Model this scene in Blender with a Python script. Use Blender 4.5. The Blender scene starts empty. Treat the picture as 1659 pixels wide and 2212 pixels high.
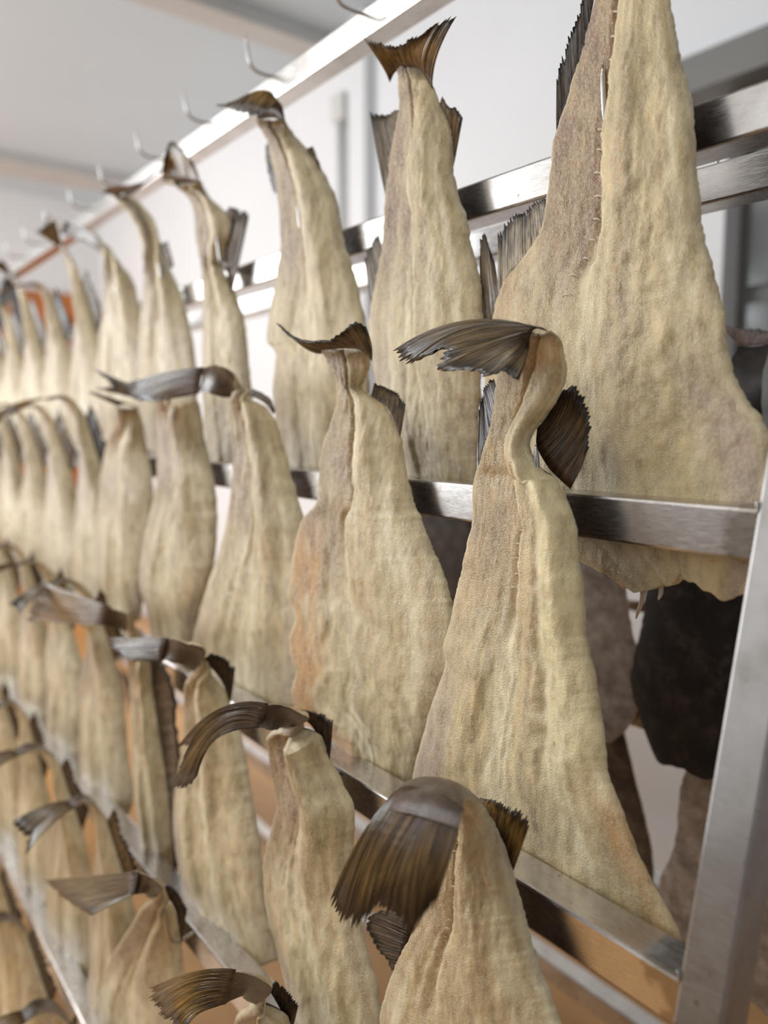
import bpy, bmesh, math, random
from mathutils import Vector, Matrix, noise

# ------------------------------------------------------------------ camera, world, lights, exposure
sc = bpy.context.scene
C = sc.collection
IMW, IMH, FPX = 1659.0, 2212.0, 1661.0
EYE = 1.5                                    # camera height; rack runs along +X, faces +Y
PITCH, YAW = math.radians(6.389), math.radians(37.651)
_c, _s, _ca, _sa = math.cos(PITCH), math.sin(PITCH), math.cos(YAW), math.sin(YAW)
RIGHT = Vector((-_sa, -_ca, 0))
FWD = Vector((_ca * _c, -_sa * _c, -_s))
DOWN = Vector((-_ca * _s, _sa * _s, -_c))
CAM = Vector((0, 0, EYE))
cd = bpy.data.cameras.new('camera'); cam = bpy.data.objects.new('camera', cd); C.objects.link(cam)
cd.sensor_fit = 'VERTICAL'; cd.sensor_height = 36; cd.lens = 36 * FPX / IMH
cd.clip_start = .02; cd.clip_end = 60
m = Matrix((RIGHT, -DOWN, -FWD)).transposed().to_4x4(); m.translation = CAM
cam.matrix_world = m
cd.dof.use_dof = True; cd.dof.focus_distance = .74; cd.dof.aperture_fstop = 2.2
sc.camera = cam

w = bpy.data.worlds.new('world'); sc.world = w; w.use_nodes = True
bg = w.node_tree.nodes['Background']
bg.inputs[0].default_value = (.80, .88, 1, 1); bg.inputs[1].default_value = .34

def area(name, loc, target, sx, sy, energy, col):
    l = bpy.data.lights.new(name, 'AREA'); l.shape = 'RECTANGLE'; l.size = sx; l.size_y = sy
    l.energy = energy; l.color = col
    o = bpy.data.objects.new(name, l); C.objects.link(o); o.location = loc
    o.rotation_euler = (Vector(target) - Vector(loc)).to_track_quat('-Z', 'Y').to_euler()
    return o
area('window_daylight', (.7, 2.35, 2.15), (.7, 0, 1.5), 2.6, 1.5, 9, (1, .985, .96))
area('window_daylight_far', (4.95, 2.35, 2.15), (2.6, -.6, 1.5), 2.8, 1.5, 122, (.93, .965, 1))
ADDED_LAMPS = [(.9, .95), (2.7, .95), (4.5, .95)]          # added ceiling lamps, unseen left of the frame, lighting fish from above
for lx, ly in ADDED_LAMPS: area('added_lamp_light', (lx, ly, EYE + 1.66), (lx, ly - .25, 0), 1.25, .30, 11, (1, .985, .965))
sc.view_settings.view_transform = 'Standard'; sc.view_settings.look = 'None'
sc.view_settings.gamma = 1; sc.view_settings.exposure = 0.42; sc.view_settings.use_curve_mapping = False

# ------------------------------------------------------------------ helpers
def ray(u, v): return FWD + RIGHT * ((u - IMW / 2) / FPX) + DOWN * ((v - IMH / 2) / FPX)
def on(u, v, Y):                              # the point of the vertical plane y = Y seen at a picture position
    d = ray(u, v); return CAM + d * (Y / d.y)
def sst(a, b, x):
    x = min(1, max(0, (x - a) / (b - a))); return x * x * (3 - 2 * x)
def lerp(a, b, t): return a + (b - a) * t
def link(name, me, mat, parent=None):
    o = bpy.data.objects.new(name, me); C.objects.link(o)
    if mat and not me.materials: me.materials.append(mat)
    if parent: o.parent = parent
    return o
def tag(o, label=None, cat=None, group=None, kind=None):
    for k, x in (('label', label), ('category', cat), ('group', group), ('kind', kind)):
        if x: o[k] = x
    return o
def empty(name, loc=(0, 0, 0)):
    o = bpy.data.objects.new(name, None); C.objects.link(o); o.location = loc; o.empty_display_size = .02
    return o
def mesh(name, vs, fs, smooth=True, cols=None, uvs=None):
    me = bpy.data.meshes.new(name); me.from_pydata([tuple(v) for v in vs], [], fs); me.update()
    if smooth: me.polygons.foreach_set('use_smooth', [True] * len(me.polygons))
    if cols:
        a = me.color_attributes.new('tone', 'FLOAT_COLOR', 'POINT')
        a.data.foreach_set('color', [q for c in cols for q in (c[0], c[1], c[2], 1)])
    if uvs:
        l = me.uv_layers.new(name='UVMap')
        idx = [0] * len(me.loops); me.loops.foreach_get('vertex_index', idx)
        l.data.foreach_set('uv', [q for i in idx for q in uvs[i]])
    return me
def box_mesh(name, a, b, bev=0, seg=2):
    bm = bmesh.new(); bmesh.ops.create_cube(bm, size=1)
    a, b = Vector(a), Vector(b)
    for v in bm.verts: v.co = Vector((lerp(a[i], b[i], v.co[i] + .5) for i in range(3)))
    if bev: bmesh.ops.bevel(bm, geom=bm.edges[:], offset=bev, segments=seg, affect='EDGES', profile=.5)
    bmesh.ops.recalc_face_normals(bm, faces=bm.faces[:])
    me = bpy.data.meshes.new(name); bm.to_mesh(me); bm.free()
    return me
def prism_mesh(name, quad0, quad1, bev=0):     # eight corners: quad0 and quad1 in matching order
    bm = bmesh.new()
    v = [bm.verts.new(p) for p in list(quad0) + list(quad1)]
    for f in ((0, 1, 2, 3), (4, 5, 6, 7), (0, 1, 5, 4), (1, 2, 6, 5), (2, 3, 7, 6), (3, 0, 4, 7)): bm.faces.new([v[i] for i in f])
    bmesh.ops.recalc_face_normals(bm, faces=bm.faces[:])
    if bev: bmesh.ops.bevel(bm, geom=bm.edges[:], offset=bev, segments=2, affect='EDGES', profile=.5)
    me = bpy.data.meshes.new(name); bm.to_mesh(me); bm.free()
    return me
def cr(pts, n):                                # Catmull-Rom through pts, n samples evenly along the length
    P = [Vector(p) for p in pts]
    if len(P) == 2: return [P[0].lerp(P[1], i / (n - 1)) for i in range(n)]
    P = [P[0] * 2 - P[1]] + P + [P[-1] * 2 - P[-2]]
    d = []
    for i in range(1, len(P) - 2):
        a, b, c, e = P[i - 1], P[i], P[i + 1], P[i + 2]
        for k in range(16):
            t = k / 16
            d.append(.5 * ((2 * b) + (c - a) * t + (2 * a - 5 * b + 4 * c - e) * t * t + (3 * b - a - 3 * c + e) * t ** 3))
    d.append(P[-2])
    L = [0]
    for i in range(1, len(d)): L.append(L[-1] + (d[i] - d[i - 1]).length)
    out, j = [], 0
    for i in range(n):
        x = L[-1] * i / (n - 1)
        while j < len(L) - 2 and L[j + 1] < x: j += 1
        s = L[j + 1] - L[j]
        out.append(d[j].lerp(d[j + 1], 0 if s < 1e-9 else min(1, (x - L[j]) / s)))
    return out
def cr_pair(A, B, n):                          # sample two curves with a common parameter
    J = [Vector((*a, *b)) for a, b in zip(A, B)]
    q = cr(J, n)
    return [Vector(p[:3]) for p in q], [Vector(p[3:]) for p in q]
def tube_mesh(name, path, r, seg=8, taper=None):
    vs, fs = [], []
    n = len(path); up = Vector((1, 0, 0))
    for i, p in enumerate(path):
        t = (path[min(n - 1, i + 1)] - path[max(0, i - 1)]).normalized()
        a = up - t * up.dot(t); a.normalize(); b = t.cross(a)
        rr = r * (taper[i] if taper else 1)
        for k in range(seg):
            th = 2 * math.pi * k / seg; vs.append(p + (a * math.cos(th) + b * math.sin(th)) * rr)
    for i in range(n - 1):
        for k in range(seg):
            fs.append((i * seg + k, i * seg + (k + 1) % seg, (i + 1) * seg + (k + 1) % seg, (i + 1) * seg + k))
    fs.append(tuple(range(seg))[::-1]); fs.append(tuple(range((n - 1) * seg, n * seg)))
    return mesh(name, vs, fs)
def fbm(p, o=3): return noise.fractal(p, 1.0, 2.0, o)

# ------------------------------------------------------------------ materials
def mat(name):
    m = bpy.data.materials.new(name); m.use_nodes = True
    nt = m.node_tree; return m, nt, nt.nodes['Principled BSDF']
def N(nt, t, **kw):
    n = nt.nodes.new(t)
    for k, x in kw.items(): setattr(n, k, x)
    return n
def noise_node(nt, scale, detail=3, vec=None, stretch=None, rough=.5):
    tc = N(nt, 'ShaderNodeTexCoord'); src = tc.outputs['Object']
    if stretch:
        mp = N(nt, 'ShaderNodeMapping'); mp.inputs['Scale'].default_value = stretch
        nt.links.new(src, mp.inputs[0]); src = mp.outputs[0]
    n = N(nt, 'ShaderNodeTexNoise'); n.inputs['Scale'].default_value = scale; n.inputs['Detail'].default_value = detail
    n.inputs['Roughness'].default_value = rough
    nt.links.new(src, n.inputs['Vector']); return n
def ramp(nt, src, stops):
    r = N(nt, 'ShaderNodeValToRGB'); e = r.color_ramp.elements
    while len(e) < len(stops): e.new(.5)
    for q, (p, c) in zip(e, stops): q.position = p; q.color = (*c, 1) if len(c) == 3 else c
    nt.links.new(src, r.inputs[0]); return r
def mixc(nt, a, b, fac, mode='MIX'):
    n = N(nt, 'ShaderNodeMix', data_type='RGBA', blend_type=mode)
    for sock, x in ((n.inputs[6], a), (n.inputs[7], b), (n.inputs[0], fac)):
        if hasattr(x, 'links'): nt.links.new(x, sock)
        else: sock.default_value = x if not isinstance(x, tuple) else (*x, 1)
    return n.outputs[2]
def bump(nt, src, strength, dist, prev=None):
    b = N(nt, 'ShaderNodeBump'); b.inputs['Strength'].default_value = strength; b.inputs['Distance'].default_value = dist
    nt.links.new(src, b.inputs['Height'])
    if prev: nt.links.new(prev, b.inputs['Normal'])
    return b.outputs[0]

def m_flesh():
    m, nt, b = mat('salted_flesh')
    at = N(nt, 'ShaderNodeVertexColor', layer_name='tone')
    n1 = noise_node(nt, 90, 4, stretch=(1, 1, .45)); r1 = ramp(nt, n1.outputs[0], [(.28, (.68, .62, .52)), (.5, (1, 1, 1)), (.72, (1.2, 1.2, 1.18))])
    c = mixc(nt, at.outputs[0], r1.outputs[0], 1.0, 'MULTIPLY')
    n2 = noise_node(nt, 420, 3, stretch=(1, 1, .6)); r2 = ramp(nt, n2.outputs[0], [(.42, (0, 0, 0)), (.68, (1, 1, 1))])
    c = mixc(nt, c, (.84, .75, .52), mixv(nt, r2.outputs[0], .34))
    n6 = noise_node(nt, 1150, 1); r6 = ramp(nt, n6.outputs[0], [(.63, (0, 0, 0)), (.70, (1, 1, 1))])
    c = mixc(nt, c, (.93, .90, .82), mixv(nt, r6.outputs[0], .4))
    nt.links.new(c, b.inputs['Base Color'])
    n3 = noise_node(nt, 170, 3, stretch=(1.4, 1.4, .5)); n4 = noise_node(nt, 900, 2)
    nm = bump(nt, n3.outputs[0], .42, .0024); nm = bump(nt, n4.outputs[0], 1.0, .0012, nm)
    nt.links.new(nm, b.inputs['Normal'])
    b.inputs['Roughness'].default_value = .28
    b.inputs['Specular IOR Level'].default_value = .55
    n5 = noise_node(nt, 520, 1); nt.links.new(bump(nt, n5.outputs[0], .7, .0016, nm), b.inputs['Coat Normal'])
    b.inputs['Coat Weight'].default_value = .75; b.inputs['Coat Roughness'].default_value = .17
    b.inputs['Subsurface Weight'].default_value = .25; b.inputs['Subsurface Radius'].default_value = (1, .6, .3); b.inputs['Subsurface Scale'].default_value = .006
    return m
def mixv(nt, src, k):
    n = N(nt, 'ShaderNodeMath', operation='MULTIPLY'); n.inputs[1].default_value = k
    nt.links.new(src, n.inputs[0]); return n.outputs[0]
def m_skin(name, c0, c1, c2):
    m, nt, b = mat(name)
    n1 = noise_node(nt, 45, 5, rough=.65); r = ramp(nt, n1.outputs[0], [(.3, c0), (.52, c1), (.75, c2)])
    nt.links.new(r.outputs[0], b.inputs['Base Color'])
    n2 = noise_node(nt, 350, 2); nt.links.new(bump(nt, n2.outputs[0], .5, .0008), b.inputs['Normal'])
    b.inputs['Roughness'].default_value = .34
    return m
def m_fin(name, tint):
    m, nt, b = mat(name)
    at = N(nt, 'ShaderNodeVertexColor', layer_name='tone')
    uv = N(nt, 'ShaderNodeUVMap', uv_map='UVMap')
    def un(sx, sy, detail):
        mp = N(nt, 'ShaderNodeMapping'); mp.inputs['Scale'].default_value = (sx, sy, 1); nt.links.new(uv.outputs[0], mp.inputs[0])
        n = N(nt, 'ShaderNodeTexNoise'); n.inputs['Scale'].default_value = 1; n.inputs['Detail'].default_value = detail
        nt.links.new(mp.outputs[0], n.inputs['Vector']); return n
    n1 = un(2.2, 1.6, 3); r1 = ramp(nt, n1.outputs[0], [(.36, (.38, .33, .28)), (.5, (1, 1, 1)), (.66, (1.7, 1.5, 1.2))])
    n3 = un(.5, 3, 4); r3 = ramp(nt, n3.outputs[0], [(.35, (.6, .55, .5)), (.65, (1.35, 1.25, 1.1))])
    c = mixc(nt, at.outputs[0], r1.outputs[0], 1.0, 'MULTIPLY'); c = mixc(nt, c, r3.outputs[0], 1.0, 'MULTIPLY')
    nt.links.new(c, b.inputs['Base Color'])
    n2 = un(1.6, .35, 2); n4 = un(3.5, 5, 2)
    nm = bump(nt, n2.outputs[0], .8, .0035); nm = bump(nt, n4.outputs[0], .35, .001, nm)
    nt.links.new(nm, b.inputs['Normal'])
    b.inputs['Roughness'].default_value = .27
    b.inputs['Specular IOR Level'].default_value = .42
    return m
def m_steel(name, k=1.0, r0=.17, r1=.33, weld=False):
    m, nt, b = mat(name)
    b.inputs['Metallic'].default_value = 1
    n1 = noise_node(nt, 18, 5, rough=.6); r = ramp(nt, n1.outputs[0], [(.3, (.43 * k, .405 * k, .38 * k)), (.5, (.54 * k, .52 * k, .50 * k)), (.7, (.60 * k, .585 * k, .57 * k))])
    n0 = noise_node(nt, 130, 2); rr = ramp(nt, n0.outputs[0], [(.70, (1, 1, 1)), (.76, (.45, .38, .30))])
    c = mixc(nt, r.outputs[0], rr.outputs[0], .8, 'MULTIPLY')
    if weld:                                    # heat stain where the rail is welded to the post
        tc = N(nt, 'ShaderNodeTexCoord'); sx = N(nt, 'ShaderNodeSeparateXYZ'); nt.links.new(tc.outputs['Object'], sx.inputs[0])
        nw = noise_node(nt, 45, 3); ad = N(nt, 'ShaderNodeMath', operation='MULTIPLY_ADD'); ad.inputs[1].default_value = -.07
        nt.links.new(nw.outputs[0], ad.inputs[0]); nt.links.new(sx.outputs[0], ad.inputs[2])
        rw = ramp(nt, ad.outputs[0], [(.014, (1, 1, 1)), (.024, (0, 0, 0))])
        c = mixc(nt, c, (.30, .265, .22), mixv(nt, rw.outputs[0], .75))
    nt.links.new(c, b.inputs['Base Color'])
    n2 = noise_node(nt, 60, 3, stretch=(1, 6, 30)); r2 = ramp(nt, n2.outputs[0], [(.3, (r0,) * 3), (.7, (r1,) * 3)])
    nt.links.new(r2.outputs[0], b.inputs['Roughness'])
    n3 = noise_node(nt, 70, 2, stretch=(.8, 8, 40)); nt.links.new(bump(nt, n3.outputs[0], .12, .0004), b.inputs['Normal'])
    return m
def m_plain(name, col, rough=.6, var=.06, scale=3, bmp=0, spec=.5):
    m, nt, b = mat(name)
    n1 = noise_node(nt, scale, 4)
    lo = tuple(x * (1 - var) for x in col); hi = tuple(min(1, x * (1 + var)) for x in col)
    r = ramp(nt, n1.outputs[0], [(.35, lo), (.65, hi)]); nt.links.new(r.outputs[0], b.inputs['Base Color'])
    b.inputs['Roughness'].default_value = rough; b.inputs['Specular IOR Level'].default_value = spec
    if bmp:
        n2 = noise_node(nt, scale * 40, 3); nt.links.new(bump(nt, n2.outputs[0], .3, bmp), b.inputs['Normal'])
    return m
FLESH = m_flesh()
SKIN = m_skin('grey_brown_skin', (.04, .027, .018), (.10, .07, .046), (.20, .155, .11))
SKIN_TAIL = m_skin('tail_skin', (.035, .024, .017), (.075, .05, .034), (.17, .14, .12))
SKIN_DARK = m_skin('black_skin', (.006, .005, .004), (.02, .014, .011), (.07, .05, .04))
SKIN_TAUPE = m_skin('taupe_skin', (.17, .13, .10), (.34, .27, .215), (.50, .43, .36))
FIN = m_fin('dark_fin', 0)
STEEL = m_steel('brushed_steel'); STEEL_RAIL = m_steel('brushed_steel_rail', 1.15, weld=True); STEEL_POST = m_steel('dark_steel_post', .68, .34, .48)  # post steel is set darker and rougher than the rails
WALL = m_plain('white_wall_paint', (.86, .865, .87), .55, .02, 1.5, .001)
CEIL = m_plain('ceiling_paint', (.60, .68, .735), .6, .02, 1)
FLOOR = m_plain('ochre_floor_paint', (.60, .325, .12), .35, .10, 4, .0008)
TRIM = m_plain('grey_trim', (.56, .55, .53), .5, .03)
HEAD = m_plain('dark_grey_lintel', (.20, .195, .185), .5, .08)
DARKENED_SILL = m_plain('taupe_darkened_sill', (.17, .15, .13), .6, .05)  # unseen sill darkened so the steel post has less brightness to reflect
ORANGE = m_plain('orange_shutter_paint', (.50, .16, .03), .45, .08)
PANE = m_plain('dim_window_glass', (.15, .16, .16), .12, .15, 6)
FRAME = m_plain('window_frame_grey', (.13, .13, .12), .4, .05)
PVC = m_plain('white_conduit_plastic', (.70, .69, .67), .4, .03)

# ------------------------------------------------------------------ the room
WY, CEILZ, FARX = -2.14, EYE + 1.79, 6.6
def struct(name, a, b, m_, parent=None, bev=0):
    o = link(name, box_mesh(name, a, b, bev), m_, parent)
    if not parent: o['kind'] = 'structure'
    return o
struct('floor', (-3, WY - .2, -.1), (FARX + .2, 2.7, 0), FLOOR)
struct('ceiling', (-3, WY - .2, CEILZ), (FARX + .2, 2.7, CEILZ + .1), CEIL)
wx0, wx1 = on(1568, 550, WY).x, -1.9                  # window in the right wall, near end
wz0, wz1 = .85, EYE + .475 * 2.14
struct('wall_right', (wx0 + .13, WY - .12, 0), (FARX, WY, CEILZ), WALL)
for nm, a, b in (('wall_right_sill', (wx1 - .3, WY - .12, 0), (wx0 + .13, WY, wz0)), ('wall_right_head', (wx1 - .3, WY - .12, wz1), (wx0 + .13, WY, CEILZ)), ('wall_right_end', (-3, WY - .12, 0), (wx1 - .3, WY, CEILZ))):
    struct(nm, a, b, WALL)
win = struct('window_1', (wx1 - .3, WY - .12, wz0), (wx0 + .13, WY - .10, wz1), FRAME)
struct('window_jamb', (wx0 + .015, WY - .10, wz0), (wx0 + .13, WY - .01, wz1), WALL, win)
struct('window_head', (wx1 - .3, WY - .02, wz1 - .10), (wx0 + .5, WY + .10, wz1), HEAD, win, .004)
mz = on(1600, 628, WY).z
for i, (a, b) in enumerate(((wz0 + .05, mz - .36), (mz - .33, mz - .025), (mz + .025, wz1 - .12))):
    for k in range(3):
        x1 = wx0 - .02 - k * .56
        struct('pane', (x1 - .52, WY - .10, a), (x1, WY - .085, b), PANE, win)
struct('wall_far', (FARX, WY - .2, 0), (FARX + .12, 2.7, CEILZ), WALL)
sh = struct('door_1', (FARX - .05, -1.95, 0), (FARX, .3, EYE + 1.05), ORANGE)
for k in range(12):
    struct('slat', (FARX - .065, -1.93, .04 + k * .21), (FARX - .05, .28, .22 + k * .21), ORANGE, sh, .004)
# window wall behind the photographer
for nm, a, b in (('wall_left_sill', (-3, 2.4, 0), (FARX, 2.52, 1.35)), ('wall_left_head', (-3, 2.4, 2.95), (FARX, 2.52, CEILZ)), ('wall_left_pier', (2.05, 2.4, 1.35), (3.5, 2.52, 2.95)), ('wall_left_end', (-3, 2.4, 1.35), (-.65, 2.52, 2.95)), ('wall_left_far', (6.4, 2.4, 1.35), (FARX, 2.52, 2.95))):
    struct(nm, a, b, DARKENED_SILL if 'sill' in nm else WALL)
for lx, ly in ADDED_LAMPS:  # housings for the added, unseen lamps
    e = tag(empty('added_ceiling_lamp', (lx, ly, CEILZ)), 'added white ceiling lamp, out of view over the aisle, %s along the rack' % ('first', 'second', 'third')[ADDED_LAMPS.index((lx, ly))], 'lamp', 'added ceiling lamps')
    link('added_lamp_housing', box_mesh('added_lamp_housing', (-.66, -.18, -.10), (.66, .18, 0), .01), CEIL, e)
# pilaster, pipe and conduits on the right wall; ribs under the ceiling
pa, pb = on(787, 350, WY + .05).x, on(752, 350, WY + .05).x
struct('trim_1', (pa, WY, 0), (pb, WY + .05, CEILZ), WALL, None, .003)
pp = on(739, 350, WY + .03)
o = link('trim_2', tube_mesh('trim_2', [Vector((pp.x, WY + .035, z)) for z in (0, 1, 2, EYE + 1.42)], .022, 10), PVC); o['kind'] = 'structure'
cz = EYE + .675 * 2.14
o = link('trim_3', tube_mesh('trim_3', [Vector((x, WY + .016, cz)) for x in (-2.5, 0, 2, 4, FARX)], .014, 8), PVC); o['kind'] = 'structure'
o = link('junction_box', box_mesh('junction_box', (pp.x - .05, WY, cz - .06), (pp.x + .05, WY + .06, cz + .06), .006), PVC)
tag(o, 'small white junction box at the top of the wall pipe', 'junction box')
def on_z(u, v, Z):
    d = ray(u, v); return CAM + d * ((Z - EYE) / d.z)
for k, (u0, u1) in enumerate(((on_z(560, 40, CEILZ).x, .16), (on_z(60, 350, CEILZ).x, .30))):
    struct('trim_%d' % (4 + k), (u0 - u1 / 2, WY, CEILZ - .07), (u0 + u1 / 2, 2.4, CEILZ), TRIM, None, .004)

# ------------------------------------------------------------------ the drying rack
BAR = [(-.7154, .6115), (-.6377, .2755), (-.56, -.0605), (-.4823, -.3965), (-.408, -.71), (-.335, -1.03), (-.262, -1.36)]
HX = [.455 + .26 * n for n in range(11)]
XA, XB = .242, 3.42
def lean(z): return -.56 + (-.0605 - z) * .0777 / .336
rack = tag(empty('drying_rack', (XA, -.735, 0)), 'stainless steel A-frame drying rack with rows of hooks', 'rack')
def rpart(name, me, par=rack):
    me.transform(Matrix.Translation((-XA, .735, 0))) if par is rack else None
    return link(name, me, {'crossbar': STEEL_RAIL, 'post': STEEL_POST}.get(name, STEEL), par)
def mir(y): return -1.47 - y
for i, (y, z) in enumerate(BAR):
    rpart('crossbar', box_mesh('crossbar', (XA + .03, y - .04, z - .04 + EYE), (XB - .03, y, z + EYE), .0028))
    if i > 0:
        rpart('crossbar', box_mesh('crossbar', (XA + .03, mir(y), z - .04 + EYE), (XB - .03, mir(y) + .04, z + EYE), .0028))
for x0 in (XA, XB - .035):
    for side in (0, 1):
        q = []
        for z in (-1.5, .60):
            y = lean(z); ys = (y, y - .042) if not side else (mir(y), mir(y) + .042)
            q.append([Vector((x0, ys[0], z + EYE)), Vector((x0 + .035, ys[0], z + EYE)), Vector((x0 + .035, ys[1], z + EYE)), Vector((x0, ys[1], z + EYE))])
        rpart('post', prism_mesh('post', q[0], q[1], .0028))
def hook_path(x, y, z, sgn=1, k=1.0):
    sgn = sgn * k; p = [Vector((x, y - .004 * sgn, z - .008)), Vector((x, y + .02 * sgn, z - .010)), Vector((x, y + .040 * sgn, z - .008)),
         Vector((x, y + .050 * sgn, z + .002)), Vector((x, y + .055 * sgn, z + .022)), Vector((x, y + .058 * sgn, z + .044))]
    return cr(p, 18)
for i, (y, z) in enumerate(BAR[:6]):
    base = None
    for n, x in enumerate(HX):
        if base is None:
            base = tube_mesh('hook', [p - Vector((x, 0, 0)) for p in hook_path(x, y, z + EYE, 1, 1.0 if i == 0 else .70)], .0027, 8, [1] * 15 + [.9, .7, .35])
            base.transform(Matrix.Translation((0, .735, 0))); base.materials.append(STEEL)
            back = tube_mesh('hook', [p - Vector((x, 0, 0)) for p in hook_path(x, mir(y), z + EYE, -1, .70)], .0027, 8, [1] * 15 + [.9, .7, .35])
            back.transform(Matrix.Translation((0, .735, 0))); back.materials.append(STEEL)
        link('hook', base, None, rack).location = (x - XA, 0, 0)
        if n < 6 and 0 < i < 5: link('hook', back, None, rack).location = (x + .045 - XA, 0, 0)
# weld beads where the near post meets the rails
wm = None
for (y, z) in BAR[1:5]:
    for dz in (0, -.04):
        pth = cr([Vector((XA + .035, y - .0002, z + dz + EYE + k * .006 * (1 if dz == 0 else -1))) + Vector((.0015 * (k % 2), 0, 0)) for k in range(-1, 2)], 7)
        rpart('weld_bead', tube_mesh('weld_bead', pth, .0011, 6, [.5, .9, 1, 1, 1, .9, .5]))

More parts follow.
